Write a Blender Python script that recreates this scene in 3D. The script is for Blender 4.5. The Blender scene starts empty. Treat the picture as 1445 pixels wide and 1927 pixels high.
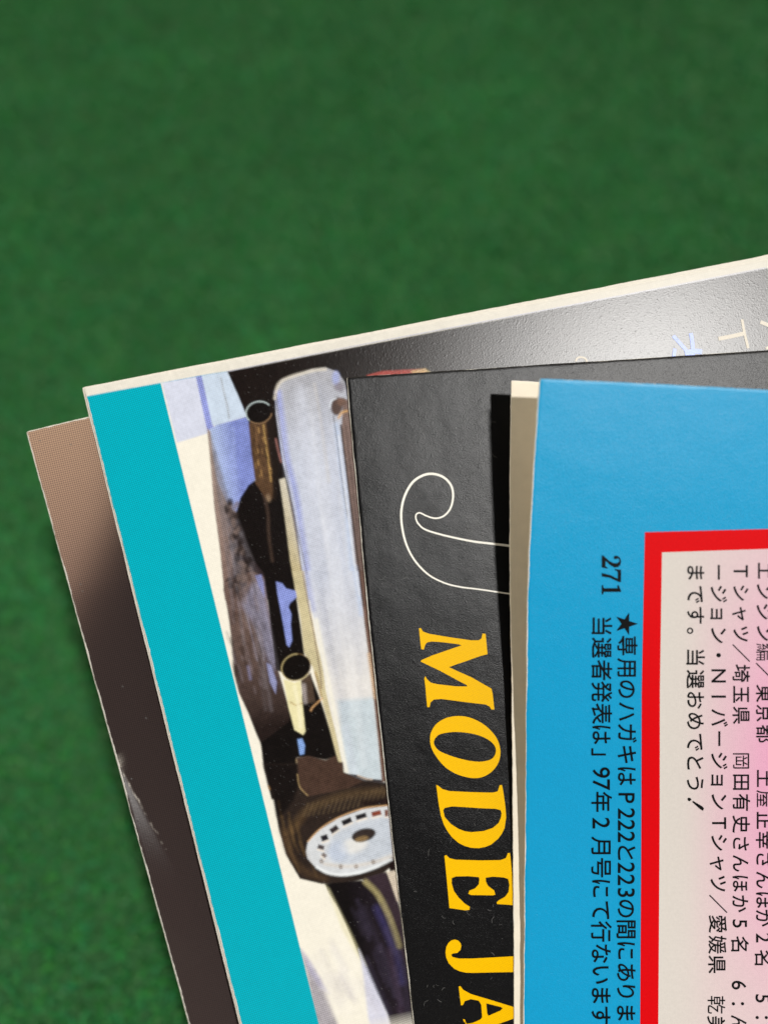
import bpy, math, random
import numpy as np
from mathutils import Matrix, Vector
from mathutils.geometry import tessellate_polygon
random.seed(4); rng = np.random.default_rng(4)
S = bpy.context.scene
S.unit_settings.scale_length = 0.01            # 1 unit = 1 cm

# ------------------------------------------------------------------ camera, world, lamp, exposure
TILT = math.radians(25)
FPX = 1510.0                                   # focal length in photo pixels
CX, CY = 722.5, 963.5
GY = 19.6                                      # how far below the view axis the sheets' plane meets the ground
CAMZ = GY*math.sin(TILT) + 10*math.cos(TILT)
cam_d = bpy.data.cameras.new('camera'); cam = bpy.data.objects.new('camera', cam_d)
S.collection.objects.link(cam); S.camera = cam
cam.location = (0, 0, CAMZ); cam.rotation_euler = (TILT, 0, 0)
cam_d.sensor_fit = 'VERTICAL'; cam_d.sensor_height = 36; cam_d.sensor_width = 27
cam_d.lens = 18*FPX/963.5
cam_d.clip_start = 0.05; cam_d.clip_end = 3000
cam_d.dof.use_dof = True; cam_d.dof.focus_distance = 9.80
cam_d.dof.aperture_fstop = 0.080; cam_d.dof.aperture_blades = 0
CM = Matrix.Translation((0, 0, CAMZ)) @ Matrix.Rotation(TILT, 4, 'X')

W = bpy.data.worlds.new('World'); S.world = W; W.use_nodes = True
_nt = W.node_tree; _bg = _nt.nodes['Background']; _bg.inputs[1].default_value = 1.0
# bright low ring added to lift shade, dark overhead where the photographer leans in
_tc = _nt.nodes.new('ShaderNodeTexCoord'); _dp = _nt.nodes.new('ShaderNodeVectorMath'); _dp.operation = 'DOT_PRODUCT'
_dp.inputs[1].default_value = (0, -math.sin(TILT), math.cos(TILT)); _nt.links.new(_tc.outputs['Generated'], _dp.inputs[0])
_rp = _nt.nodes.new('ShaderNodeValToRGB'); _nt.links.new(_dp.outputs['Value'], _rp.inputs[0]); _nt.links.new(_rp.outputs[0], _bg.inputs[0])
_e = _rp.color_ramp.elements
_e[0].position = 0.0; _e[0].color = (1.6, 1.36, 1.0, 1); _e[1].position = 1.0; _e[1].color = (0.05, 0.05, 0.05, 1)
_x = _e.new(0.35); _x.color = (1.1, 0.96, 0.76, 1); _x = _e.new(0.75); _x.color = (0.10, 0.10, 0.095, 1)

LDIR = Vector((0.355, 0.17, 1.0)).normalized()  # towards the lamp, in the sheets' own frame
LD = 110.0
lamp_d = bpy.data.lights.new('lamp', 'AREA'); lamp = bpy.data.objects.new('lamp', lamp_d)
S.collection.objects.link(lamp)
lamp_d.shape = 'DISK'; lamp_d.size = 5.5
lamp_d.energy = 0.87*math.pi**2*LD**2
lamp_d.color = (1.0, 0.982, 0.955)
lp = CM @ (Vector((0, 0, -10)) + LDIR*LD)
lamp.location = lp
lamp.rotation_euler = (CM.to_3x3() @ LDIR).to_track_quat('Z', 'Y').to_euler()

S.view_settings.view_transform = 'Standard'; S.view_settings.look = 'None'
S.view_settings.exposure = 0.0; S.view_settings.gamma = 1.0
S.view_settings.use_curve_mapping = False

# ------------------------------------------------------------------ helpers
def lin(c):
    c = np.asarray(c, float)/255.0
    return np.where(c <= 0.04045, c/12.92, ((c+0.055)/1.055)**2.4)
def col4(c): return (*[float(v) for v in lin(c)], 1.0)
def P(px, py, d):
    """photo pixel + depth in front of the lens -> point in the sheets' frame"""
    px, py, d = np.broadcast_arrays(np.asarray(px, float), np.asarray(py, float), np.asarray(d, float))
    return np.stack([(px-CX)/FPX*d, (CY-py)/FPX*d, -d], -1)

def material(name, base=(0.5,0.5,0.5,1), rough=0.5, attr=None, halftone=0.0, period=0.037, ang=0.5, spec=0.5,
             bumps=(), mott=0.0, mott_scale=2.0, speck=0.0, ior=1.5):
    m = bpy.data.materials.new(name); m.use_nodes = True
    nt = m.node_tree; N = nt.nodes; L = nt.links
    N.remove(N['Principled BSDF']); out = N['Material Output']
    df = N.new('ShaderNodeBsdfDiffuse'); gl = N.new('ShaderNodeBsdfGlossy'); gl.distribution = 'BECKMANN'
    gl.inputs['Roughness'].default_value = rough
    fr = N.new('ShaderNodeFresnel'); fr.inputs['IOR'].default_value = ior
    mixs = N.new('ShaderNodeMixShader'); L.new(df.outputs[0], mixs.inputs[1]); L.new(gl.outputs[0], mixs.inputs[2])
    L.new(mixs.outputs[0], out.inputs['Surface'])
    tc = N.new('ShaderNodeTexCoord'); src = tc.outputs['Object']
    if attr:
        a = N.new('ShaderNodeAttribute'); a.attribute_name = attr; c = a.outputs['Color']
    else:
        r = N.new('ShaderNodeRGB'); r.outputs[0].default_value = base; c = r.outputs[0]
    def math_(op, a_, b_=None):
        n = N.new('ShaderNodeMath'); n.operation = op
        for i, v in enumerate((a_, b_)):
            if v is None: continue
            if isinstance(v, (int, float)): n.inputs[i].default_value = v
            else: L.new(v, n.inputs[i])
        return n.outputs[0]
    def scale_col(c, f):
        n = N.new('ShaderNodeVectorMath'); n.operation = 'SCALE'
        L.new(c, n.inputs[0]); L.new(f, n.inputs['Scale']); return n.outputs[0]
    if halftone:
        mp = N.new('ShaderNodeMapping'); mp.inputs['Rotation'].default_value = (0, 0, ang)
        k = 2*math.pi/period; mp.inputs['Scale'].default_value = (k, k, k)
        L.new(src, mp.inputs['Vector']); sp = N.new('ShaderNodeSeparateXYZ'); L.new(mp.outputs[0], sp.inputs[0])
        w = math_('MULTIPLY', math_('SINE', sp.outputs[0]), math_('SINE', sp.outputs[1]))
        bw0 = N.new('ShaderNodeRGBToBW'); L.new(c, bw0.inputs[0])
        mh = N.new('ShaderNodeMapRange'); mh.inputs['From Min'].default_value = 0.40; mh.inputs['From Max'].default_value = 0.66
        mh.inputs['To Min'].default_value = halftone; mh.inputs['To Max'].default_value = halftone*0.10; L.new(bw0.outputs[0], mh.inputs['Value'])
        f = math_('ADD', math_('MULTIPLY', w, mh.outputs[0]), 1.0)
        c = scale_col(c, f)
    if mott:
        nz = N.new('ShaderNodeTexNoise'); nz.inputs['Scale'].default_value = mott_scale; nz.inputs['Detail'].default_value = 5
        L.new(src, nz.inputs['Vector'])
        f = math_('ADD', math_('MULTIPLY', math_('SUBTRACT', nz.outputs[0], 0.5), mott*2), 1.0)
        c = scale_col(c, f)
    if speck:
        v = N.new('ShaderNodeTexVoronoi'); v.inputs['Scale'].default_value = 4.5; L.new(src, v.inputs['Vector'])
        t = math_('LESS_THAN', v.outputs['Distance'], 0.018)
        mx = N.new('ShaderNodeMix'); mx.data_type = 'RGBA'; L.new(math_('MULTIPLY', t, speck), mx.inputs[0])
        L.new(c, mx.inputs[6]); mx.inputs[7].default_value = (0.7, 0.7, 0.66, 1); c = mx.outputs[2]
    L.new(c, df.inputs['Color'])
    # ink is glossy, bare paper is matt
    bw = N.new('ShaderNodeRGBToBW'); L.new(c, bw.inputs[0])
    mr = N.new('ShaderNodeMapRange'); mr.inputs['From Min'].default_value = 0.35; mr.inputs['From Max'].default_value = 0.72
    mr.inputs['To Min'].default_value = 2*spec; mr.inputs['To Max'].default_value = 0.25*spec
    L.new(bw.outputs[0], mr.inputs['Value'])
    L.new(math_('MULTIPLY', fr.outputs[0], mr.outputs[0]), mixs.inputs[0])
    prev = None
    for kind, scale, strength, dist in bumps:
        nz = N.new('ShaderNodeTexNoise'); nz.inputs['Scale'].default_value = scale; nz.inputs['Detail'].default_value = 3
        if kind == 'ridge':
            nz.noise_type = 'RIDGED_MULTIFRACTAL'; nz.normalize = True
        nz.inputs['Distortion'].default_value = 0.8 if kind == 'ridge' else 0.0
        if kind == 'ridge': nz.inputs['Detail'].default_value = 1.0
        L.new(src, nz.inputs['Vector'])
        bp = N.new('ShaderNodeBump'); bp.inputs['Strength'].default_value = strength; bp.inputs['Distance'].default_value = dist
        L.new(nz.outputs[0], bp.inputs['Height'])
        if prev: L.new(prev, bp.inputs['Normal'])
        prev = bp.outputs[0]
    if prev:
        L.new(prev, df.inputs['Normal']); L.new(prev, gl.inputs['Normal'])
    return m

def link_mesh(name, V, F, mats, parent, fmat=None, colors=None, smooth=True):
    """V in the parent's local frame; F list/array of faces"""
    me = bpy.data.meshes.new(name)
    V = np.asarray(V, np.float32)
    if isinstance(F, np.ndarray) and F.ndim == 2:
        n, k = F.shape
        me.vertices.add(len(V)); me.vertices.foreach_set('co', V.ravel())
        me.loops.add(n*k); me.loops.foreach_set('vertex_index', F.astype(np.int32).ravel())
        me.polygons.add(n); me.polygons.foreach_set('loop_start', np.arange(0, n*k, k, dtype=np.int32))
        me.update(calc_edges=True)
    else:
        me.from_pydata([tuple(map(float, v)) for v in V], [], [tuple(int(i) for i in f) for f in F])
    for m in mats: me.materials.append(m)
    if fmat is not None: me.polygons.foreach_set('material_index', np.asarray(fmat, np.int32))
    me.polygons.foreach_set('use_smooth', np.full(len(me.polygons), smooth))
    if colors is not None:
        ca = me.color_attributes.new('print', 'FLOAT_COLOR', 'POINT')
        c = np.ones((len(V), 4), np.float32); c[:, :3] = colors
        ca.data.foreach_set('color', c.ravel())
    me.validate(); me.update()
    o = bpy.data.objects.new(name, me); S.collection.objects.link(o)
    if parent is not None: o.parent = parent
    return o

def thing(name, label, cat, origin, group=None):
    o = bpy.data.objects.new(name, None); S.collection.objects.link(o)
    o.empty_display_size = 1
    o.matrix_world = CM @ Matrix.Translation(Vector(origin))
    o['label'] = label; o['category'] = cat
    if group: o['group'] = group
    return o

def smoothnoise(x, period, seed):
    r = np.random.default_rng(seed); t = r.uniform(-1, 1, 4096)
    q = np.asarray(x, float)/period + 700; i = np.floor(q).astype(int); f = q-i; f = f*f*(3-2*f)
    return t[i % 4096]*(1-f) + t[(i+1) % 4096]*f

class Sheet:
    """One cut paper sheet: printed face, whitish cut rim along its edges, side walls, blank back."""
    def __init__(s, left, slope, width, depth, thick=0.03, rim=2.2, seed=0, corner=3.0, white_top=True):
        s.white_top = white_top
        s.left = np.array(left, float); s.slope = slope; s.width = width; s.depth = depth
        s.thick = thick; s.rim = rim; s.seed = seed; s.corner = corner
        s.y0 = s.left[0, 1]; s.y1 = s.left[-1, 1]
    def edge_x(s, y):
        l = s.left
        if len(l) > 3:                                    # smooth through the measured points
            x = np.interp(y, l[:, 1], l[:, 0])
            w = 60; acc = 0
            for o in (-w, -w/2, 0, w/2, w):
                acc = acc + np.interp(np.clip(y+o, s.y0, s.y1), l[:, 1], l[:, 0])
            a = np.clip((y-s.y0)/80, 0, 1)
            x = x*(1-a) + acc/5*a
        else:
            x = np.interp(y, l[:, 1], l[:, 0])
        return x
    def px(s, u, t):
        """u = pixels along the top edge, t = pixel row of the left edge"""
        x = s.edge_x(t) + u; y = t + u*s.slope
        jit = smoothnoise(t, 9, s.seed+1)*0.35 + smoothnoise(t, 45, s.seed+2)*0.5
        x = x + jit*np.exp(-u/4.0)
        jt = smoothnoise(u, 9, s.seed+3)*0.35 + smoothnoise(u, 60, s.seed+4)*0.5
        y = y + jt*np.exp(-(t-s.y0)/4.0)
        # rounded, slightly soft corner
        r = s.corner
        du = np.clip(r-u, 0, None); dv = np.clip(r-(t-s.y0), 0, None)
        k = np.where((du > 0) & (dv > 0), np.clip(np.hypot(du, dv)/r, 1, 9), 1)
        x = x + du*(1-1/k); y = y + dv*(1-1/k)
        return x, y
    def build(s, name, parent, origin, U, T, mat, rim_mat, paint):
        rim = s.rim
        U = np.unique(np.concatenate([[0, 0.5, rim], U[U > rim*1.6]]))
        T = np.unique(np.concatenate([[s.y0, s.y0+0.5, s.y0+rim], T[T > s.y0+rim*1.6]]))
        uu, tt = np.meshgrid(U, T)
        # ragged inner line of the cut rim
        q = np.abs(uu-rim) < 1e-6
        uu = np.where(q, rim*(0.75+0.22*smoothnoise(tt, 6, s.seed+7)+0.35*smoothnoise(tt, 40, s.seed+8)), uu)
        q = np.abs(tt-(s.y0+rim)) < 1e-6
        tt = np.where(q, s.y0+rim*(0.75+0.22*smoothnoise(uu, 6, s.seed+9)+0.35*smoothnoise(uu, 40, s.seed+10)), tt)
        x, y = s.px(uu, tt)
        d = s.depth(x, y)
        e = np.minimum(uu, tt-s.y0)
        d = d + np.where(e < rim*0.9, (1-np.clip(e/(rim*0.9), 0, 1))**2*s.thick*0.35, 0)
        V = P(x, y, d).reshape(-1, 3)
        nr, nc = uu.shape; idx = np.arange(nr*nc).reshape(nr, nc)
        F = np.stack([idx[:-1, :-1], idx[1:, :-1], idx[1:, 1:], idx[:-1, 1:]], -1)
        fm = np.zeros((nr-1, nc-1), int); fm[:, :2] = 1
        if s.white_top: fm[:2, :] = 1
        F = F.reshape(-1, 4); fm = fm.ravel()
        C = paint(x.ravel(), y.ravel())
        # walls
        ring = np.concatenate([idx[0, :], idx[1:, -1], idx[-1, -2::-1], idx[-2:0:-1, 0]])
        n0 = len(V); Vb = V[ring].copy(); Vb[:, 2] -= s.thick
        k = np.arange(len(ring)); k2 = (k+1) % len(ring)
        Fw = np.stack([ring[k], ring[k2], n0+k2, n0+k], -1)
        V = np.concatenate([V, Vb]); F = np.concatenate([F, Fw]); fm = np.concatenate([fm, np.ones(len(Fw), int)])
        # back
        ub = np.linspace(0, U[-1], 30); tb = np.linspace(s.y0, s.y1, 60)
        a, b = np.meshgrid(ub, tb); x, y = s.px(a, b); dB = s.depth(x, y) + s.thick*0.999
        n1 = len(V); V = np.concatenate([V, P(x, y, dB).reshape(-1, 3)])
        ib = np.arange(a.size).reshape(a.shape)+n1
        Fb = np.stack([ib[:-1, :-1], ib[:-1, 1:], ib[1:, 1:], ib[1:, :-1]], -1).reshape(-1, 4)
        F = np.concatenate([F, Fb]); fm = np.concatenate([fm, np.ones(len(Fb), int)])
        C = np.concatenate([C, np.full((len(V)-len(C), 3), 0.7)])
        return link_mesh(name, V-np.array(origin), F, [mat, rim_mat], parent, fm, C)

def flat_part(name, loops, depth, lift, mat, parent, origin):
    """printed shape: outer loop and holes in photo pixels, laid on a sheet"""
    loops = [l if isinstance(l, list) else list(l) for l in loops]
    tris = tessellate_polygon([[Vector((x, y, 0)) for x, y in l] for l in loops])
    pts = np.array([p for l in loops for p in l], float)
    V = P(pts[:, 0], pts[:, 1], depth(pts[:, 0], pts[:, 1])-lift)
    return V, [list(t) for t in tris]

def fix_up(V, F):
    """make every face look towards the camera (+z of the sheets' frame)"""
    out = []
    for f in F:
        a, b, c = V[f[0]], V[f[1]], V[f[2]]
        out.append(list(f) if np.cross(b-a, c-a)[2] >= 0 else list(f)[::-1])
    return out

def catmull(pts, n=10, closed=False):
    p = np.array(pts, float); N = len(p); out = []
    rg = range(N) if closed else range(N-1)
    for i in rg:
        if closed: a, b, c, d = p[(i-1) % N], p[i], p[(i+1) % N], p[(i+2) % N]
        else: a, b, c, d = p[max(i-1, 0)], p[i], p[i+1], p[min(i+2, N-1)]
        for k in range(n):
            t = k/n
            out.append(0.5*((2*b)+(-a+c)*t+(2*a-5*b+4*c-d)*t*t+(-a+3*b-3*c+d)*t**3))
    if not closed: out.append(p[-1])
    return np.array(out)

class Canvas:
    """Ink laid on one sheet: flat printed shapes with soft edges, in photo-pixel units, read back per vertex."""
    def __init__(s, x0, y0, x1, y1, base):
        s.x0, s.y0 = x0, y0; s.w, s.h = x1-x0, y1-y0
        s.a = np.zeros((s.h, s.w, 3)); s.a[:] = lin(base)
    def _bbox(s, p, pad):
        i0 = int(max(0, p[:, 0].min()-pad-s.x0)); i1 = int(min(s.w, p[:, 0].max()+pad+2-s.x0))
        j0 = int(max(0, p[:, 1].min()-pad-s.y0)); j1 = int(min(s.h, p[:, 1].max()+pad+2-s.y0))
        return i0, i1, j0, j1
    def poly(s, pts, c, soft=1.2, alpha=1.0, org=(0, 0), sc=1.0, smooth=False, c2=None, g0=None, g1=None):
        p = np.array(pts, float)/sc + np.array(org, float)
        if smooth: p = catmull(p, 5, True)
        i0, i1, j0, j1 = s._bbox(p, soft*2+1)
        if i1 <= i0 or j1 <= j0: return
        X, Y = np.meshgrid(np.arange(i0, i1)+s.x0, np.arange(j0, j1)+s.y0)
        inside = np.zeros(X.shape, bool); dist = np.full(X.shape, 1e9)
        q = np.roll(p, -1, 0)
        for (ax, ay), (bx, by) in zip(p, q):
            dx, dy = bx-ax, by-ay; L2 = dx*dx+dy*dy+1e-9
            t = np.clip(((X-ax)*dx+(Y-ay)*dy)/L2, 0, 1)
            dist = np.minimum(dist, np.hypot(X-ax-t*dx, Y-ay-t*dy))
            if by != ay:
                cond = (ay > Y) != (by > Y)
                inside ^= cond & (X < (bx-ax)*(Y-ay)/(by-ay)+ax)
        sd = np.where(inside, dist, -dist)
        m = np.clip(sd/(2*soft)+0.5, 0, 1); m = m*m*(3-2*m)*alpha
        cc = lin(c)[None, None]
        if c2 is not None:
            g0 = np.array(g0, float)/sc+np.array(org); g1 = np.array(g1, float)/sc+np.array(org)
            v = g1-g0; t = np.clip(((X-g0[0])*v[0]+(Y-g0[1])*v[1])/(v@v), 0, 1)[..., None]
            cc = lin(c)*(1-t)+lin(c2)*t
        blk = s.a[j0:j1, i0:i1]; blk[:] = blk*(1-m[..., None]) + cc*m[..., None]
    def line(s, pts, width, c, soft=0.9, alpha=1.0, org=(0, 0), sc=1.0):
        p = catmull(np.array(pts, float)/sc+np.array(org, float), 6)
        i0, i1, j0, j1 = s._bbox(p, width+soft*2+1)
        if i1 <= i0 or j1 <= j0: return
        X, Y = np.meshgrid(np.arange(i0, i1)+s.x0, np.arange(j0, j1)+s.y0); dist = np.full(X.shape, 1e9)
        for (ax, ay), (bx, by) in zip(p[:-1], p[1:]):
            dx, dy = bx-ax, by-ay; L2 = dx*dx+dy*dy+1e-9
            t = np.clip(((X-ax)*dx+(Y-ay)*dy)/L2, 0, 1)
            dist = np.minimum(dist, np.hypot(X-ax-t*dx, Y-ay-t*dy))
        m = np.clip((width/2-dist)/(2*soft)+0.5, 0, 1)*alpha
        blk = s.a[j0:j1, i0:i1]; blk[:] = blk*(1-m[..., None]) + lin(c)*m[..., None]
    def ell(s, cx, cy, rx, ry, ang, c, **k):
        t = np.linspace(0, 2*np.pi, 40, endpoint=False); a = math.radians(ang)
        x = rx*np.cos(t); y = ry*np.sin(t)
        s.poly(np.stack([cx+x*math.cos(a)-y*math.sin(a), cy+x*math.sin(a)+y*math.cos(a)], -1), c, **k)
    def ring(s, cx, cy, rx, ry, ang, w, c, t0=0, t1=360, **k):
        t = np.radians(np.linspace(t0, t1, 24)); a = math.radians(ang)
        x = rx*np.cos(t); y = ry*np.sin(t)
        s.line(np.stack([cx+x*math.cos(a)-y*math.sin(a), cy+x*math.sin(a)+y*math.cos(a)], -1), w, c, **k)
    def sample(s, x, y):
        i = np.clip(x-s.x0, 0, s.w-1.001); j = np.clip(y-s.y0, 0, s.h-1.001)
        i0 = i.astype(int); j0 = j.astype(int); f = (i-i0)[:, None]; g = (j-j0)[:, None]
        a = s.a
        return (a[j0, i0]*(1-f)+a[j0, i0+1]*f)*(1-g) + (a[j0+1, i0]*(1-f)+a[j0+1, i0+1]*f)*g

# ------------------------------------------------------------------ ground and turf
def ground_material():
    m = bpy.data.materials.new('turf_backing'); m.use_nodes = True
    nt = m.node_tree; b = nt.nodes['Principled BSDF']; b.inputs['Roughness'].default_value = 0.9
    nz = nt.nodes.new('ShaderNodeTexNoise'); nz.inputs['Scale'].default_value = 1.2; nz.inputs['Detail'].default_value = 6
    tc = nt.nodes.new('ShaderNodeTexCoord'); nt.links.new(tc.outputs['Object'], nz.inputs['Vector'])
    r = nt.nodes.new('ShaderNodeValToRGB')
    r.color_ramp.elements[0].color = (0.018, 0.095, 0.024, 1); r.color_ramp.elements[0].position = 0.3
    r.color_ramp.elements[1].color = (0.027, 0.132, 0.034, 1); r.color_ramp.elements[1].position = 0.7
    nt.links.new(nz.outputs[0], r.inputs[0]); nt.links.new(r.outputs[0], b.inputs['Base Color'])
    return m
g = 160.0
gr = link_mesh('ground', [(-g, -g, 0), (g, -g, 0), (g, g, 0), (-g, g, 0)], [(0, 1, 2, 3)], [ground_material()], None)
gr['kind'] = 'structure'

def turf():
    y0, y1 = -13, 40
    n = 230000
    by = y0 + (y1-y0)*rng.uniform(0, 1, n)**0.9
    bx = rng.uniform(-1, 1, n)*(13 + 0.22*(by-y0))
    def fld(x, y, sc, sd):
        r = np.random.default_rng(sd); t = r.uniform(-1, 1, (128, 128))
        X = x/sc+300; Y = y/sc+300; i = np.floor(X).astype(int); j = np.floor(Y).astype(int)
        f = X-i; h = Y-j; f = f*f*(3-2*f); h = h*h*(3-2*h)
        q = lambda a, b: t[a % 128, b % 128]
        return (q(i, j)*(1-f)+q(i+1, j)*f)*(1-h) + (q(i, j+1)*(1-f)+q(i+1, j+1)*f)*h
    big = fld(bx, by, 3.4, 11)*0.7 + fld(bx, by, 1.5, 12)*0.5
    h = 0.20 + 0.03*big + rng.uniform(-0.05, 0.05, n)
    az = rng.uniform(0, 2*np.pi, n) + fld(bx, by, 1.5, 13)*2.0
    lean = rng.uniform(0.5, 1.5, n)
    w = rng.uniform(0.025, 0.05, n)
    ca, sa = np.cos(az), np.sin(az)
    tw = rng.uniform(0, np.pi, n); wx, wy = np.cos(tw), np.sin(tw)
    V = np.zeros((n, 5, 3)); Z = np.zeros(n)
    for k, (t, ww) in enumerate([(0, 1), (0.55, 0.9)]):
        ox = bx + ca*lean*h*t*t; oy = by + sa*lean*h*t*t; oz = h*t*(1-0.12*lean*t)
        V[:, 2*k] = np.stack([ox-wx*w*ww, oy-wy*w*ww, oz], -1)
        V[:, 2*k+1] = np.stack([ox+wx*w*ww, oy+wy*w*ww, oz], -1)
    V[:, 4] = np.stack([bx+ca*lean*h, by+sa*lean*h, h*(1-0.3*lean)], -1)
    base = np.arange(n)[:, None]*5
    T = np.concatenate([base+np.array([[0, 1, 3]]), base+np.array([[0, 3, 2]]), base+np.array([[2, 3, 4]])])
    v = 1 + 0.05*rng.standard_normal(n) + 0.19*big + 0.5*np.clip(fld(bx, by, 0.45, 15)-0.62, 0, 1)
    v = np.clip(v, 0.45, 1.8)
    c = np.stack([0.030*v*(1+0.25*rng.uniform(-1, 1, n)), 0.176*v, 0.050*v*(1+0.3*rng.uniform(-1, 1, n))], -1)
    m = material('turf_fibre', rough=0.6, attr='print', spec=0.04)
    o = link_mesh('grass', V.reshape(-1, 3), T, [m], None, colors=np.repeat(c, 5, 0))
    o['kind'] = 'stuff'; o['label'] = 'short deep green turf out of focus behind the fanned cards'; o['category'] = 'grass'
turf()

# ------------------------------------------------------------------ depth of each sheet (cm in front of the lens)
def sp(x, k): return np.logaddexp(0, x/k)*k
def gap_cream(y): return 0.030 + sp((1600-y)*0.00057, 0.035)
def gap_blue(y): return 0.08 + sp((1720-y)*0.00057, 0.05)
d_black = lambda x, y: 10.0 + 0*x
d_cream = lambda x, y: 10.0 - gap_cream(y)
d_blue = lambda x, y: 10.0 - gap_cream(y) - gap_blue(y)
d_teal = lambda x, y: 10.045 + 0*x
d_back = lambda x, y: 10.10 + 0*x
def d_brown(x, y):
    d = 10.17 + np.clip((y-900)/1027, 0, 1.25)*0.26
    # the bent-up flap left of the crease
    nx, ny = 0.875, -0.484                             # normal of the crease line, towards the flap is negative
    s = (x-214)*nx + (y-1421)*ny
    along = (x-214)*0.484 + (y-1421)*0.875
    ramp = np.clip((along+40)/60, 0, 1)*np.clip(1-along/420, 0, 1)
    q = np.minimum(np.logaddexp(0, -s/2.5)*2.5, 60)/FPX*10*0.50*ramp
    return d - q

GROUP = 'printed cards fanned over the turf'
PAPER = material('cut_paper', base=(0.74, 0.72, 0.67, 1), rough=0.85, spec=0.2, mott=0.2, mott_scale=30)
fiber = lambda s: (('ridge', 27.0, 0.5*s, 0.0045), ('noise', 60.0, 0.5*s, 0.004))

def sharp(a, b, st): return np.arange(a, b, st)
YB = 3750

# ------------------------------------------------------------------ 1: brown card at the back
brown = Sheet([(50, 812), (356, 1927), (856, YB)], -0.2388, 1900, d_brown, 0.032, 2.4, 10, 4)
org = P(856, YB, d_brown(np.array(856.), np.array(float(YB))))
t_brown = thing('printed_card', 'rearmost card, brown fading from tan to near black with a crease on its left edge',
                'printed card', org, GROUP)
def paint_brown(x, y):
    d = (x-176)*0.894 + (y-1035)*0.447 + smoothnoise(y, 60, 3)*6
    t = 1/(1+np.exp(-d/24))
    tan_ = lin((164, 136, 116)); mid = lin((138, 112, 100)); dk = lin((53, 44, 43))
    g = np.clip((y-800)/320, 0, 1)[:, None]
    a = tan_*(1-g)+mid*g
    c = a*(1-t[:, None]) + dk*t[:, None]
    dd = np.clip((y-1420)/500, 0, 1)[:, None]
    c = c*(1+0.25*dd)
    # worn white flecks along the crease
    s = (x-214)*0.875 - (y-1421)*0.484; al = (x-214)*0.484+(y-1421)*0.875
    s = s + smoothnoise(al, 14, 31)*2.0
    wear = np.exp(-(s/1.2)**2)*np.clip(smoothnoise(al, 7, 32)*0.5+0.62-al/240, 0, 0.7)*(al > -3)*(al < 300)
    tip = np.exp(-((x-222)/9)**2-((y-1436)/14)**2)*np.clip(0.75+smoothnoise(y*1.3+x, 5, 33), 0, 1)
    wear = np.clip(wear+tip*0.4, 0, 1)[:, None]
    r = np.random.default_rng(8); sp_ = r.random(len(x)) > 0.9996
    c = np.where(sp_[:, None], 0.14, c)
    c = np.where((x > 900)[:, None], lin((214, 209, 200)), c)      # pale grey at its far end
    return c*(1-wear)+lin((215, 208, 198))*wear
m_brown = material('brown_print', attr='print', rough=0.35, spec=0.45, halftone=0.7, period=0.038, ang=0.55, bumps=fiber(0.35))
brown.build('sheet', t_brown, org, np.concatenate([sharp(0, 190, 2.2), sharp(190, 1900, 40)]),
            np.concatenate([sharp(812, 1960, 2.2), sharp(1960, YB+1, 40)]), m_brown, PAPER, paint_brown)

# ------------------------------------------------------------------ 2: teal card with the printed car
org = P(903, YB, 10.045)
t_teal = thing('printed_card', 'card with a bright teal stripe beside a printed silver car, white border along its top',
               'printed card', org, GROUP)
back = Sheet([(155, 729), (450.5, 1927), (900, YB)], -0.1930, 1900, d_back, 0.030, 2.4, 40, 5)
m_white = material('blank_print', attr='print', rough=0.5, bumps=fiber(0.3), mott=0.06, mott_scale=8)
back.build('back_leaf', t_teal, org, np.concatenate([sharp(0, 40, 3), sharp(40, 1900, 12)]),
           np.concatenate([sharp(729, 760, 3), sharp(760, 1960, 8), sharp(1960, YB+1, 40)]), m_white, PAPER,
           lambda x, y: np.tile(lin((222, 219, 210)), (len(x), 1)))

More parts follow.
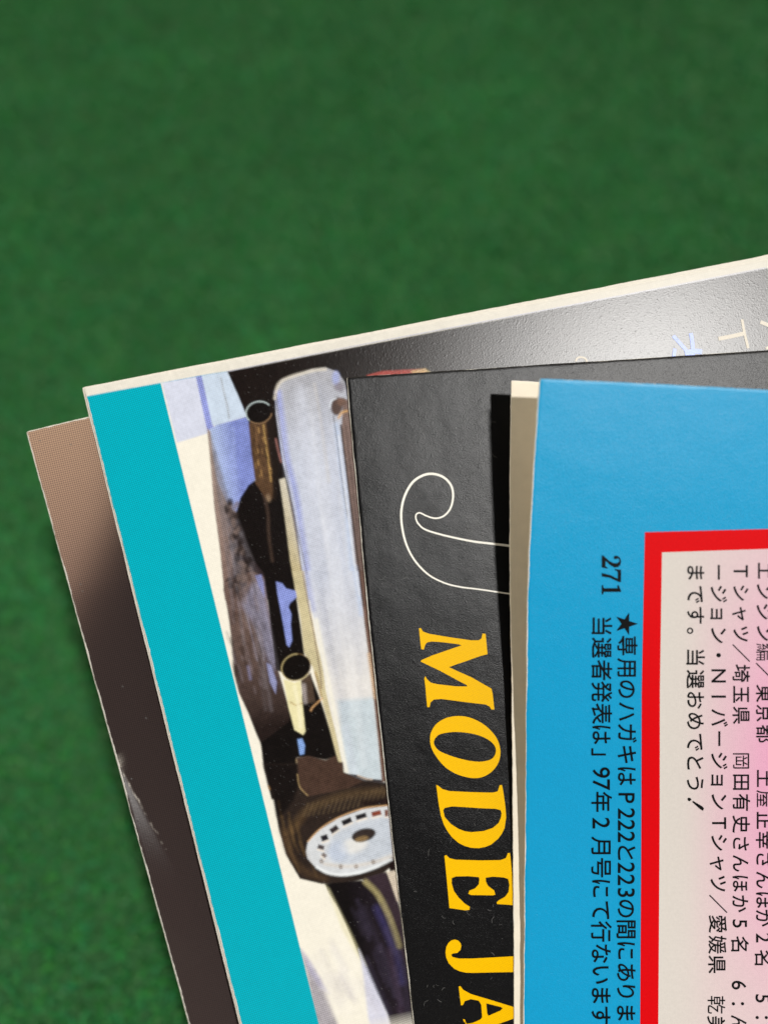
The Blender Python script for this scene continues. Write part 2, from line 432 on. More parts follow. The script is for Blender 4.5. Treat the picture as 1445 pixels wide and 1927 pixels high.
cv = Canvas(140, 430, 1560, 2000, (236, 233, 222))
def car_print():
    K2 = dict(org=(300, 640), sc=3.01); K5 = dict(org=(380, 1080), sc=3.44); K6 = dict(org=(480, 1440), sc=3.44)
    BK = (26, 19, 17)
    # black ground of the photograph, up to the border
    cv.poly([(428, 699), (1560, 481), (1560, 800), (900, 800), (660, 1000), (560, 1100), (470, 1000), (490, 860), (455, 770)], BK, 0.8)
    # a soft warm grey over the black, slightly lighter towards the right
    cv.poly([(1000, 560), (1560, 460), (1560, 760), (1040, 760)], (44, 38, 36), 60)
    # pale panels beside the teal stripe
    cv.poly([(15, 245), (205, 195), (285, 505), (270, 530), (100, 582)], (206, 212, 232), 1.2, **K2)
    cv.poly([(205, 195), (240, 188), (310, 500), (272, 515)], (140, 150, 216), 1.5, **K2)
    cv.poly([(238, 188), (385, 178), (440, 300), (495, 432), (320, 485), (300, 480)], (196, 212, 233), 1.4, **K2)
    cv.line([(350, 215), (365, 290), (385, 370), (395, 440)], 3.2, (160, 165, 172), 1.4, 0.7, **K2)
    cv.poly([(322, 482), (490, 435), (515, 480), (530, 640), (545, 790), (490, 850), (440, 985), (380, 935), (330, 800), (300, 620), (285, 505)],
            (172, 190, 226), 1.4, c2=(124, 138, 206), g0=(290, 620), g1=(440, 600), **K2)
    cv.line([(420, 500), (425, 700), (430, 860)], 5, (150, 166, 222), 3, 0.6, **K2)
    # underside of the body: grey-brown mottled
    cv.poly([(272, 498), (290, 520), (302, 640), (330, 800), (390, 935), (440, 990), (475, 1150), (520, 1280), (600, 1470), (372, 1470), (345, 1200), (312, 950), (290, 700)],
            (158, 140, 132), 1.6, c2=(120, 98, 92), g0=(300, 700), g1=(400, 1400), **K2)
    cv.poly([(380, 940), (440, 990), (470, 1150), (520, 1280), (510, 1360), (460, 1420), (400, 1390), (420, 1250), (390, 1080)], (52, 42, 42), 4, 0.85, **K2)
    for px_, py_ in ((395, 1370), (450, 1330), (480, 1380), (415, 1170), (440, 1250)):
        cv.ell(px_/3.01+300, py_/3.01+640, 7, 9, 20, (30, 22, 22), soft=3, alpha=0.8)
    cv.poly([(520, 1290), (590, 1335), (600, 1470), (560, 1440), (520, 1370)], (140, 148, 200), 2, **K2)
    # black mass: muffler and bracket
    cv.poly([(505, 822), (540, 795), (600, 830), (650, 900), (690, 800), (740, 1200), (770, 1420), (690, 1390), (650, 1370), (660, 1470), (600, 1470), (590, 1335), (520, 1280), (470, 1180), (432, 990), (460, 892)], (20, 15, 14), 1.3, **K2)
    cv.poly([(450, 1040), (480, 1058), (502, 1086), (498, 1100), (468, 1088)], (50, 40, 42), 1.5)
    cv.line([(590, 870), (615, 980), (620, 1100), (640, 1250)], 4, (90, 72, 62), 3, 0.55, **K2)
    # upper tail pipe
    cv.poly([(600, 455), (650, 435), (662, 640), (662, 900), (600, 880)], (34, 25, 21), 1.6, **K2)
    cv.poly([(505, 468), (560, 478), (604, 460), (625, 640), (652, 890), (618, 915), (545, 812), (522, 640)], (84, 62, 44), 1.3, **K2)
    cv.line([(590, 480), (600, 560), (620, 700), (632, 800)], 2.4, (190, 156, 96), 1.4, 0.8, **K2)
    cv.line([(545, 490), (560, 640), (585, 780)], 3.5, (112, 84, 58), 2, 0.7, **K2)
    cv.line([(640, 460), (655, 560), (660, 720), (650, 900)], 8, (30, 22, 18), 2.5, 0.9, **K2)
    cv.ell(300+618/3.01, 640+895/3.01, 3.5, 7, -10, (170, 146, 120), soft=4, alpha=0.55)
    cv.ell(300+564/3.01, 640+410/3.01, 24.5, 20.5, -12, (18, 13, 12), soft=0.9)
    cv.ring(300+564/3.01, 640+410/3.01, 24.5, 20.5, -12, 2.0, (196, 212, 216), 150, 330)
    cv.ring(300+564/3.01, 640+410/3.01, 24.5, 20.5, -12, 1.6, (150, 120, 90), 20, 140)
    # upper half of the silver bumper
    cv.poly([(655, 300), (690, 225), (860, 166), (940, 155), (1010, 180), (1050, 240), (1068, 340), (1085, 520), (1115, 820), (1145, 1120), (1180, 1470), (835, 1470), (800, 1250), (770, 1000), (725, 800), (700, 700), (660, 420)],
            (168, 170, 180), 1.3, c2=(196, 203, 221), g0=(860, 200), g1=(920, 700), **K2)
    cv.line([(675, 300), (700, 480), (720, 660), (770, 860), (800, 1050), (840, 1300), (850, 1450)], 11, (152, 162, 220), 4.5, 0.85, **K2)
    cv.line([(655, 330), (690, 235), (850, 178), (940, 165)], 5, (214, 208, 196), 2.5, 0.9, **K2)
    cv.line([(800, 300), (850, 700), (900, 1400)], 22, (208, 214, 230), 9, 0.5, **K2)
    cv.line([(880, 250), (910, 420), (960, 800)], 5, (200, 196, 192), 3, 0.5, **K2)
    cv.line([(1000, 480), (1050, 900), (1100, 1445)], 8, (178, 198, 232), 4, 0.7, **K2)
    cv.poly([(1040, 330), (1070, 340), (1180, 1470), (1135, 1470), (1090, 1050), (1060, 760), (1030, 540)], (118, 98, 92), 2.0, **K2)
    cv.line([(1030, 480), (1075, 860), (1130, 1300)], 2.2, (52, 40, 38), 1.2, 0.9, **K2)
    cv.line([(985, 430), (1005, 560), (1035, 800), (1065, 1000)], 1.8, (90, 88, 98), 1.0, 0.8, **K2)
    cv.ell(300+1005/3.01, 640+375/3.01, 11, 17, 5, (84, 66, 60), soft=3)
    cv.ell(300+1030/3.01, 640+350/3.01, 9, 8, 0, (110, 84, 72), soft=3)
    cv.line([(1015, 440), (1035, 410), (1062, 402)], 4, (214, 168, 110), 1.8, 0.9, **K2)
    cv.line([(965, 380), (975, 345), (1000, 330)], 2.6, (220, 228, 240), 1.2, 0.9, **K2)
    cv.ell(300+1000/3.01, 640+215/3.01, 7, 13, 0, (160, 172, 226), soft=4, alpha=0.8)
    cv.ell(300+1020/3.01, 640+265/3.01, 10, 9, 0, (108, 98, 112), soft=5, alpha=0.7)
    # olive lip left of the bumper
    cv.poly([(680, 790), (712, 780), (735, 900), (780, 1150), (835, 1470), (780, 1470), (742, 1250), (705, 960)], (206, 200, 184), 1.6, c2=(184, 172, 136), g0=(690, 800), g1=(780, 1300), **K2)
    cv.line([(660, 560), (672, 620), (690, 690)], 3, (170, 120, 116), 1.6, 0.7, **K2)
    cv.line([(740, 900), (775, 1100), (815, 1400)], 2, (110, 88, 78), 1.2, 0.8, **K2)
    # red lamp edge along the top of the black card
    cv.poly([(690, 706), (720, 698), (800, 694), (806, 704), (770, 712), (690, 714)], (150, 58, 50), 1.4)
    cv.poly([(772, 698), (800, 693), (812, 702), (780, 706)], (190, 170, 120), 1.6, 0.7)
    # ---- second stretch
    cv.poly([(145, 60), (330, -20), (400, 20), (430, 200), (470, 450), (495, 620), (560, 850), (600, 1000), (700, 1080), (385, 1110), (350, 1030), (300, 900), (240, 770), (210, 650), (195, 450), (170, 250), (140, 100)],
            (112, 92, 86), 1.5, c2=(36, 27, 25), g0=(250, 200), g1=(380, 1000), **K5)
    cv.poly([(250, 190), (330, 60), (395, 40), (440, 300), (485, 560), (470, 620), (430, 560), (350, 350)], (140, 140, 168), 7, 0.75, **K5)
    for x_ in (300, 345, 385, 420):
        cv.line([(x_-30, 160), (x_+10, 340), (x_+60, 560)], 2.2, (160, 160, 184), 1.4, 0.45, **K5)
    cv.line([(300, 600), (315, 680)], 4, (140, 140, 180), 2.5, 0.6, **K5)
    cv.poly([(418, 575), (450, 590), (485, 700), (478, 775), (440, 700)], (150, 156, 202), 2, 0.9, **K5)
    cv.poly([(170, 120), (300, 100), (260, 200), (200, 330)], (90, 68, 60), 8, 0.7, **K5)
    for x_, y_ in ((190, 70), (250, 30), (270, 60), (230, 100)):
        cv.ell(380+x_/3.44, 1080+y_/3.44, 6, 8, 10, (32, 24, 24), soft=2.5, alpha=0.8)
    cv.poly([(400, -20), (585, -20), (620, 200), (660, 480), (665, 525), (560, 545), (520, 640), (480, 620), (430, 200)], (20, 15, 14), 1.2, **K5)
    cv.poly([(480, 50), (520, 60), (545, 95), (610, 110), (615, 150), (570, 190), (560, 215), (580, 260), (575, 330), (585, 430), (565, 475), (550, 460), (520, 290), (490, 130)], (134, 148, 216), 1.0, **K5)
    cv.poly([(345, 10), (385, 5), (400, 60), (405, 150), (370, 80)], (142, 150, 210), 2, 0.9, **K5)
    # black under the pipe
    cv.poly([(380, 1095), (560, 960), (620, 860), (700, 640), (770, 820), (860, 1100), (890, 1180), (800, 1205), (690, 1185), (615, 1190), (612, 1290), (650, 1460), (450, 1460), (400, 1260)], (19, 15, 14), 1.5, **K5)
    cv.poly([(612, 1190), (690, 1178), (800, 1205), (885, 1170), (925, 1285), (1080, 1338), (1195, 1350), (1205, 1460), (650, 1460), (620, 1330)], (70, 52, 44), 1.5, **K5)
    cv.line([(612, 1200), (620, 1320), (650, 1440)], 2, (150, 128, 92), 1.2, 0.7, **K5)
    # olive lip
    cv.poly([(583, -20), (665, -20), (695, 200), (745, 450), (785, 600), (800, 750), (835, 900), (875, 1050), (935, 1300), (905, 1290), (862, 1140), (826, 1000), (785, 850), (755, 720), (715, 600), (662, 510), (640, 300), (612, 130)], (198, 188, 152), 1.4, **K5)
    cv.line([(652, -10), (680, 150), (715, 330), (760, 600), (775, 740)], 2.0, (112, 84, 74), 1.2, 0.85, **K5)
    # lower half of the silver bumper
    cv.poly([(672, -20), (1012, -20), (1045, 250), (1085, 600), (1115, 850), (1145, 1100), (1172, 1345), (1080, 1342), (925, 1292), (880, 1080), (815, 800), (765, 500), (705, 200)],
            (196, 203, 221), 1.4, c2=(220, 219, 219), g0=(850, 0), g1=(930, 700), **K5)
    cv.line([(990, -40), (1010, 100), (1030, 260)], 8, (178, 198, 232), 4, 0.55, **K5)
    cv.line([(860, -60), (880, 60), (890, 200)], 22, (214, 219, 232), 9, 0.5, **K5)
    cv.line([(672, -40), (690, 60), (708, 150), (722, 230)], 9, (156, 164, 214), 4, 0.6, **K5)
    cv.poly([(880, 820), (1112, 800), (1145, 1100), (1172, 1345), (1080, 1342), (930, 1292), (905, 1080)], (190, 205, 216), 7, 0.9, **K5)
    cv.line([(740, 300), (830, 760), (900, 1100), (935, 1280)], 8, (236, 234, 222), 3, 0.8, **K5)
    cv.line([(930, 1000), (960, 1180), (990, 1290)], 12, (204, 216, 228), 5, 0.8, **K5)
    cv.poly([(925, 1292), (1000, 1300), (1080, 1325), (1172, 1335), (1172, 1352), (1080, 1345)], (44, 36, 40), 1.6, **K5)
    cv.line([(1010, 1305), (1060, 1325), (1100, 1330)], 3, (216, 200, 186), 1.5, 0.7, **K5)
    cv.poly([(1012, -20), (1055, -20), (1100, 350), (1150, 800), (1200, 1345), (1165, 1345), (1140, 1080), (1100, 700), (1050, 300)], (112, 86, 76), 1.6, **K5)
    cv.line([(1080, 520), (1105, 700), (1120, 800)], 6, (206, 176, 146), 2.5, 0.8, **K5)
    # lower tail pipe
    cv.poly([(640, 690), (705, 640), (735, 830), (680, 840), (655, 800)], (74, 60, 50), 1.8, **K5)
    cv.poly([(527, 680), (600, 705), (640, 690), (652, 850), (670, 1020), (655, 1042), (600, 1010), (560, 860)], (226, 220, 176), 1.3, **K5)
    cv.line([(575, 830), (610, 850), (650, 835)], 2.4, (176, 150, 96), 1.4, 0.8, **K5)
    cv.line([(600, 730), (625, 850), (640, 990)], 6, (240, 236, 206), 3, 0.7, **K5)
    cv.line([(660, 720), (668, 830)], 7, (168, 160, 160), 3, 0.8, **K5)
    cv.line([(735, 640), (755, 720), (770, 790)], 5, (160, 130, 70), 2, 0.7, **K5)
    cv.line([(705, 885), (720, 860), (780, 805)], 2.6, (206, 160, 112), 1.2, 0.9, **K5)
    cv.ell(380+610/3.44, 1080+605/3.44, 28, 24, -28, (17, 13, 11), soft=1.0)
    cv.ring(380+610/3.44, 1080+605/3.44, 28, 24.5, -28, 1.8, (186, 170, 122), 60, 300)
    cv.ring(380+610/3.44, 1080+605/3.44, 28, 24.5, -28, 1.2, (120, 96, 66), 300, 420)
    cv.poly([(618, 1070), (650, 1065), (667, 1110), (662, 1165), (635, 1172)], (128, 162, 222), 1.2, **K5)
    cv.poly([(425, 1370), (450, 1365), (455, 1400), (432, 1395)], (170, 130, 80), 1.4, 0.9, **K5)
    # ---- wheel
    cv.poly([(55, -10), (275, -10), (290, 150), (345, 205), (560, 40), (700, 98), (850, 118), (870, 260), (905, 640), (830, 700), (690, 742), (560, 770), (430, 768), (290, 735), (200, 580), (150, 400), (115, 190), (90, 130)],
            (44, 35, 31), 1.3, **K6)
    cv.poly([(55, -10), (270, -10), (285, 120), (250, 230), (170, 330), (140, 330), (115, 190), (90, 130)], (22, 17, 16), 5, **K6)
    cv.poly([(280, -20), (570, -20), (575, 50), (700, 102), (600, 150), (400, 190), (340, 200), (295, 140)], (70, 52, 44), 2, **K6)
    cv.line([(275, 60), (290, 140), (340, 195)], 1.8, (176, 150, 106), 1.0, 0.8, **K6)
    for k in range(17):                                # tread blocks
        t = k/16; x_ = 330+t*510; y_ = 285-t*120+20*math.sin(t*3)
        cv.line([(x_-16, y_+45), (x_+14, y_-38)], 2.4, (118, 100, 74), 1.8, 0.38, **K6)
    cv.line([(240, 420), (330, 300), (480, 225), (660, 180), (830, 170)], 12, (110, 88, 60), 7, 0.4, **K6)
    cv.line([(180, 430), (230, 580), (330, 690), (450, 735)], 9, (92, 70, 48), 7, 0.5, **K6)
    cv.line([(300, 350), (220, 440), (210, 520)], 9, (88, 66, 44), 7, 0.45, **K6)
    cv.line([(700, 245), (860, 235)], 8, (34, 22, 22), 4, 0.9, **K6)
    cv.poly([(845, 130), (858, 130), (905, 680), (880, 680)], (40, 22, 20), 1.5, **K6)
    rim_ = [(330, 560), (342, 495), (420, 418), (540, 343), (700, 284), (862, 264), (895, 590), (800, 655), (680, 703), (560, 714), (450, 694), (380, 650), (340, 605)]
    cv.poly(rim_, (206, 211, 218), 1.5, **K6)
    cv.line([(342, 495), (420, 414), (540, 339), (700, 280), (862, 260)], 2.2, (222, 176, 124), 1.1, 0.85, **K6)
    cv.poly([(460, 560), (520, 440), (680, 370), (870, 330), (895, 560), (760, 620), (600, 640), (500, 620)], (190, 199, 213), 6, 0.9, **K6)
    cv.ell(480+640/3.44, 1440+520/3.44, 26, 14, -15, (226, 226, 224), soft=7, alpha=0.8)
    cv.ell(480+540/3.44, 1440+560/3.44, 18, 20, 0, (182, 196, 222), soft=8, alpha=0.5)
    cv.line([(400, 660), (480, 700), (600, 708), (760, 668), (880, 610)], 5, (232, 238, 244), 2, 0.9, **K6)
    cv.line([(450, 640), (600, 655), (760, 630), (880, 590)], 5, (206, 196, 184), 3, 0.6, **K6)
    for x_, y_, w_, h_, a_, c_ in ((785, 312, 9, 4.5, -14, (128, 62, 44)), (686, 331, 10, 4.6, -17, (32, 30, 34)), (594, 364, 9.5, 5, -24, (28, 26, 30)),
                                   (512, 415, 8, 5, -35, (50, 42, 44)), (450, 470, 6.5, 5.5, -20, (30, 28, 34)), (427, 531, 6, 4, 15, (76, 68, 70)), (447, 583, 4.5, 3.5, 40, (120, 110, 108)), (850, 310, 3, 6, 0, (120, 70, 50))):
        a = math.radians(a_); q = []
        for sx, sy in ((-1, -1), (1, -1), (1, 1), (-1, 1)):
            q.append((480+x_/3.44+sx*w_*math.cos(a)-sy*h_*math.sin(a), 1440+y_/3.44+sx*w_*math.sin(a)+sy*h_*math.cos(a)))
        cv.poly(q, c_, 1.6)
        cv.line([(q[3][0], q[3][1]+2), (q[2][0], q[2][1]+2)], 2.2, (240, 226, 208), 1.2, 0.8)
    for x_, y_ in ((555, 657), (655, 656), (765, 626), (430, 622)):
        cv.ell(480+x_/3.44, 1440+y_/3.44, 4, 4.5, 0, (150, 140, 134), soft=2, alpha=0.8)
    cv.ell(480+703/3.44, 1440+452/3.44, 23, 12, -14, (52, 44, 42), soft=2.2)
    cv.ell(480+690/3.44, 1440+478/3.44, 13, 5, -14, (150, 124, 84), soft=3, alpha=0.7)
    cv.poly([(858, 268), (880, 268), (912, 640), (890, 600)], (150, 136, 132), 2, 0.8, **K6)
    cv.poly([(868, 645), (905, 615), (912, 690), (872, 690)], (30, 18, 18), 1.5, **K6)
    # ---- below the wheel
    cv.poly([(690, 735), (850, 690), (905, 800), (945, 960), (985, 1300), (1010, 1500), (1020, 1690), (960, 1690), (900, 1200), (800, 880)], (54, 42, 50), 1.6, **K6)
    cv.poly([(450, 768), (690, 745), (760, 800), (800, 880), (850, 1000), (920, 1150), (985, 1330), (1010, 1500), (1018, 1690), (893, 1690), (800, 1500), (700, 1300), (600, 1060), (540, 930), (480, 830)],
            (18, 14, 15), 1.3, c2=(40, 32, 42), g0=(640, 1150), g1=(960, 1100), **K6)
    cv.line([(790, 930), (850, 1060), (915, 1230), (950, 1400)], 10, (64, 60, 108), 8, 0.75, **K6)
    cv.line([(870, 1200), (930, 1500), (950, 1676)], 12, (58, 46, 62), 5, 0.7, **K6)
    cv.line([(715, 755), (790, 830), (850, 940), (900, 1070), (932, 1170)], 10, (156, 146, 104), 3.5, 0.9, **K6)
    cv.poly([(852, 692), (908, 680), (938, 880), (918, 880), (880, 770)], (206, 194, 178), 2, **K6)
    cv.poly([(455, 775), (480, 800), (610, 1060), (720, 1300), (690, 1290), (560, 1060)], (226, 220, 178), 4, 0.5, **K6)
    cv.poly([(290, 1190), (420, 1380), (545, 1700), (400, 1700), (330, 1330)], (150, 146, 160), 6, 0.85, **K6)
    cv.poly([(300, 1190), (370, 1280), (480, 1480), (420, 1440), (340, 1320)], (176, 174, 206), 5, 0.6, **K6)
    cv.poly([(670, 1190), (790, 1460), (895, 1700), (740, 1700), (700, 1360)], (204, 207, 230), 4, 0.9, **K6)
    # black edge strip peeping out beside the card above
    # long soft streaks of tone, as in the printed photograph
    R = np.random.default_rng(21)
    def streaks(A, B, n, dark, light, amax, w=(1.2, 5), soft=3.0):
        A = np.array(A, float); B = np.array(B, float)
        for _ in range(n):
            u = R.uniform(0.02, 0.98); k0 = R.uniform(0, 0.7); k1 = k0+R.uniform(0.15, 0.5)
            q = []
            for t in np.linspace(k0, min(k1, 1), 6):
                ia = t*(len(A)-1); i = min(int(ia), len(A)-2); f = ia-i
                q.append((A[i]*(1-f)+A[i+1]*f)*(1-u)+(B[i]*(1-f)+B[i+1]*f)*u)
            cv.line(q, R.uniform(*w), dark if R.random() < 0.5 else light, soft, R.uniform(0.2, 1)*amax)
    streaks([(528, 720), (536, 900), (565, 1080), (596, 1230), (650, 1450)], [(620, 720), (644, 900), (664, 1080), (680, 1230), (696, 1450)], 60, (150, 156, 178), (230, 233, 240), 0.17, (3, 12), 5)
    streaks([(392, 800), (405, 900), (420, 1040), (432, 1180), (450, 1330)], [(400, 830), (430, 940), (490, 1080), (520, 1200), (545, 1340)], 60, (44, 34, 34), (160, 154, 164), 0.24, (2, 7), 3.6)
    # broken dark mottling where the underbody meets the silencer
    path = np.array([(434, 945), (440, 985), (450, 1030), (466, 1062), (456, 1090), (436, 1105)], float)
    for _ in range(75):
        t = R.uniform(0, len(path)-1.001); i = int(t); f = t-i; c_ = path[i]*(1-f)+path[i+1]*f+R.normal(0, 5.5, 2)
        cv.ell(c_[0], c_[1], R.uniform(2, 6), R.uniform(3, 9), R.uniform(-20, 30), (34, 26, 25) if R.random() < 0.8 else (120, 104, 100), soft=3.2, alpha=R.uniform(0.4, 0.85))
    for _ in range(60):                                 # mottled brown further down
        c_ = np.array((R.uniform(430, 500), R.uniform(1105, 1300))); c_[0] += (c_[1]-1105)*0.14
        cv.ell(c_[0]-14, c_[1], R.uniform(1.5, 4), R.uniform(6, 20), -14, (48, 37, 34) if R.random() < 0.7 else (128, 116, 122), soft=2.5, alpha=R.uniform(0.2, 0.5))
    cv.line([(520, 742), (526, 800), (534, 850), (545, 920), (560, 1000), (578, 1080)], 1.6, (92, 88, 104), 0.8, 0.75)
    cv.line([(641, 800), (656, 920), (672, 1040), (684, 1140)], 2.6, (58, 45, 43), 0.9, 0.9)
    cv.line([(637, 820), (650, 930), (666, 1050), (676, 1120)], 2.0, (228, 230, 236), 0.9, 0.7)
    cv.line([(650, 800), (664, 920), (680, 1060), (694, 1180), (708, 1310)], 2.2, (72, 55, 52), 1.0, 0.7)
    for _ in range(40):                                 # glints along the upper pipe
        c_ = np.array((R.uniform(472, 505), R.uniform(806, 905))); c_[0] += (c_[1]-806)*0.10
        cv.ell(c_[0], c_[1], R.uniform(0.8, 1.8), R.uniform(2, 7), -6, (26, 19, 16) if R.random() < 0.65 else (186, 146, 92), soft=1.0, alpha=R.uniform(0.3, 0.7))
    streaks([(625, 1670), (680, 1790), (740, 1925)], [(735, 1690), (762, 1790), (772, 1925)], 26, (10, 8, 10), (86, 78, 104), 0.30, (3, 9), 5)
    streaks([(520, 1500), (535, 1580), (560, 1640)], [(560, 1520), (575, 1590), (600, 1650)], 18, (24, 18, 16), (132, 104, 66), 0.40, (1, 3))
    streaks([(560, 1800), (590, 1870), (610, 1926)], [(640, 1760), (690, 1850), (735, 1926)], 26, (176, 172, 186), (244, 242, 238), 0.3, (4, 14), 7)
    # printing softens everything a little
    k = np.exp(-0.5*(np.arange(-4, 5)/0.85)**2); k /= k.sum()
    for ax in (0, 1):
        cv.a = sum(w_*np.roll(cv.a, i-4, ax) for i, w_ in enumerate(k))
    # stripe and border go on last so they cut cleanly
    cv.poly([(120, 752), (303, 721), (303+0.2463*1300, 2021), (120, 2021)], (2, 171, 192), 0.5)
    cv.poly([(120, 560), (120, 754), (163, 746), (303, 719.5), (430, 698), (1560, 482), (1560, 400), (120, 400)], (224, 221, 212), 0.5)
    cv.line([(168, 745.5), (303, 720.5), (428, 698.8)], 1.3, (60, 160, 205), 0.6, 0.6)
    cv.line([(428, 698.8), (720, 641), (1000, 588), (1440, 504)], 1.4, (150, 160, 205), 0.7, 0.6)
car_print()
def grain(cv):
    r = np.random.default_rng(77); f = 0
    yy, xx = np.mgrid[0:cv.h, 0:cv.w].astype(float)
    for per, amp in ((3.0, 0.16), (9.0, 0.12), (30.0, 0.08)):
        t = r.uniform(-1, 1, (int(cv.h/per)+3, int(cv.w/per)+3))
        X = xx/per; Y = yy/per; i = X.astype(int); j = Y.astype(int); u = X-i; v = Y-j
        f = f + amp*((t[j, i]*(1-u)+t[j, i+1]*u)*(1-v)+(t[j+1, i]*(1-u)+t[j+1, i+1]*u)*v)
    lum = cv.a @ np.array([0.3, 0.6, 0.1])
    k = np.clip(1.15-lum*1.2, 0.12, 1.0)                     # mid and dark tones show the screen more
    teal_ = (cv.a[..., 0] < 0.02) & (cv.a[..., 2] > 0.4)
    k = np.where(teal_, 0.10, k)
    cv.a *= (1+f*k)[..., None]
    sp_ = (r.random(lum.shape) > 0.997) & (lum < 0.03)       # dust specks in the solid black
    cv.a[sp_] += 0.10
grain(cv)
m_teal = material('car_print', attr='print', rough=0.32, spec=0.60, halftone=0.34, period=0.036, ang=0.45, bumps=fiber(0.42), mott=0.03, mott_scale=25)
teal = Sheet([(158, 729), (453.5, 1927), (903, YB)], -0.1885, 1900, d_teal, 0.030, 2.2, 20, 7)
teal.build('front_leaf', t_teal, org, np.concatenate([sharp(0, 520, 1.7), sharp(520, 1320, 3.0), sharp(1320, 1900, 40)]),
           np.concatenate([sharp(729, 1960, 1.7), sharp(1960, YB+1, 40)]), m_teal, PAPER, cv.sample)

INK = {k: material(k, base=col4(c), rough=r, spec={'red_ink': 0.12, 'periwinkle_ink': 0.5, 'pale_ink': 0.5}.get(k, 0.25), bumps=fiber(b), mott=0.10, mott_scale=40, halftone=h, period=0.036, ang=0.3) for k, c, r, b, h in
       (('white_ink', (246, 244, 236), 0.5, 0.4, 0), ('yellow_ink', (240, 187, 3), 0.45, 0.4, 0.16), ('black_ink', (8, 11, 13), 0.45, 0.3, 0),
        ('red_ink', (214, 2, 12), 0.5, 0.4, 0), ('pale_ink', (228, 222, 210), 0.33, 0.5, 0), ('periwinkle_ink', (122, 148, 236), 0.33, 0.5, 0))}

def ribbon(pts, w0, n=12):
    p = catmull(pts, n); t = np.gradient(p, axis=0); t /= np.linalg.norm(t, axis=1, keepdims=True)+1e-9
    nn = np.stack([-t[:, 1], t[:, 0]], -1)
    w = np.asarray(w0(np.linspace(0, 1, len(p))) if callable(w0) else np.full(len(p), w0))[:, None]/2
    return np.concatenate([p-nn*w, p+nn*w]), [(i, i+1, len(p)+i+1, len(p)+i) for i in range(len(p)-1)]

def ink_mesh(name, chunks, depth, mat, parent, origin, lift=0.004):
    V = []; F = []; Z = []
    for k, (pts, faces) in enumerate(chunks):
        n = len(V); V += [tuple(p) for p in pts]; F += [[i+n for i in f] for f in faces]; Z += [lift+0.0005*(k % 4)]*len(pts)
    V = np.array(V); Q = P(V[:, 0], V[:, 1], depth(V[:, 0], V[:, 1])-np.array(Z))
    return link_mesh(name, Q-np.array(origin), fix_up(Q, F), [mat], parent, smooth=False)
def shape(loops):
    tris = tessellate_polygon([[Vector((x, y, 0)) for x, y in l] for l in loops])
    return [p for l in loops for p in l], [list(t) for t in tris]

# characters printed in the shiny corner of the teal card
ink_mesh('printed_letter', [ribbon([(1351, 637.5), (1375, 633), (1399, 627.5)], 7.5, 3), ribbon([(1395.5, 601), (1400, 626), (1407, 655)], 5, 3)],
         d_teal, INK['pale_ink'], t_teal, org)
ink_mesh('printed_letter', [ribbon([(1430, 606), (1445, 612), (1462, 622)], 7, 3), ribbon([(1440, 656), (1452, 652), (1470, 650)], 5, 3)], d_teal, INK['pale_ink'], t_teal, org)
ink_mesh('printed_kanji', [ribbon([(1266, 632), (1278, 645), (1294, 664), (1300, 674)], 6.5, 4), ribbon([(1299, 627), (1302, 645), (1304, 680)], 7, 4),
                           ribbon([(1269, 656), (1267, 672)], 6, 3), ribbon([(1288, 665), (1306, 661), (1320, 662)], 9, 4)], d_teal, INK['periwinkle_ink'], t_teal, org)
ink_mesh('printed_letter', [ribbon([(1083, 680), (1086, 674), (1093, 672), (1101, 675), (1104, 681)], 3.5, 4)], d_teal, INK['pale_ink'], t_teal, org)

# ------------------------------------------------------------------ 3: black card
org = P(985, YB, 10.0)
t_black = thing('printed_card', 'black card with a thin white script outline and big yellow serif capitals', 'printed card', org, GROUP)
blk = Sheet([(652, 710), (658, 785), (665.5, 859), (678, 1000), (690.5, 1140), (699.5, 1222), (731, 1520), (755, 1725), (778, 1927), (985, YB)],
            -0.0645, 1500, d_black, 0.030, 1.7, 50, 3, False)
m_black = material('black_print', attr='print', rough=0.38, spec=0.50, bumps=(('noise', 1.3, 0.34, 0.05), ('ridge', 25.0, 0.30, 0.005), ('noise', 85.0, 0.7, 0.004)), mott=0.35, mott_scale=30, speck=0.35)
def paint_black(x, y): return np.tile(lin((13, 13, 15)), (len(x), 1))
blk.build('sheet', t_black, org, np.concatenate([sharp(0, 330, 8), sharp(330, 1500, 30)]),
          np.concatenate([sharp(710, 1960, 6), sharp(1960, YB+1, 60)]), m_black, PAPER, paint_black)
c4 = lambda L: [(620+x/3.01, 660+y/3.01) for x, y in L]
Jp = c4([(1180, 1128), (1020, 1105), (900, 1091), (800, 1078), (650, 1046), (545, 1014), (503, 980), (488, 945), (494, 924), (514, 919), (550, 936), (598, 949), (645, 937),
         (683, 895), (699, 830), (690, 768), (650, 720), (590, 698), (530, 706), (470, 746), (427, 820), (407, 905), (411, 1000), (436, 1100), (484, 1190), (560, 1268),
         (650, 1315), (740, 1338), (850, 1352), (1020, 1377), (1180, 1400)])
ink_mesh('script_letter', [ribbon(Jp, lambda t: 3.7+0.9*np.cos(t*9.5+0.5), 10)], d_black, INK['white_ink'], t_black, org)
c7 = lambda L: [(700+x/3.44, 1120+y/3.44) for x, y in L]
c8 = lambda L: [(700+x/3.44, 1500+y/3.44) for x, y in L]
cl = lambda L: [tuple(p) for p in catmull(L, 4, True)]
LET = []
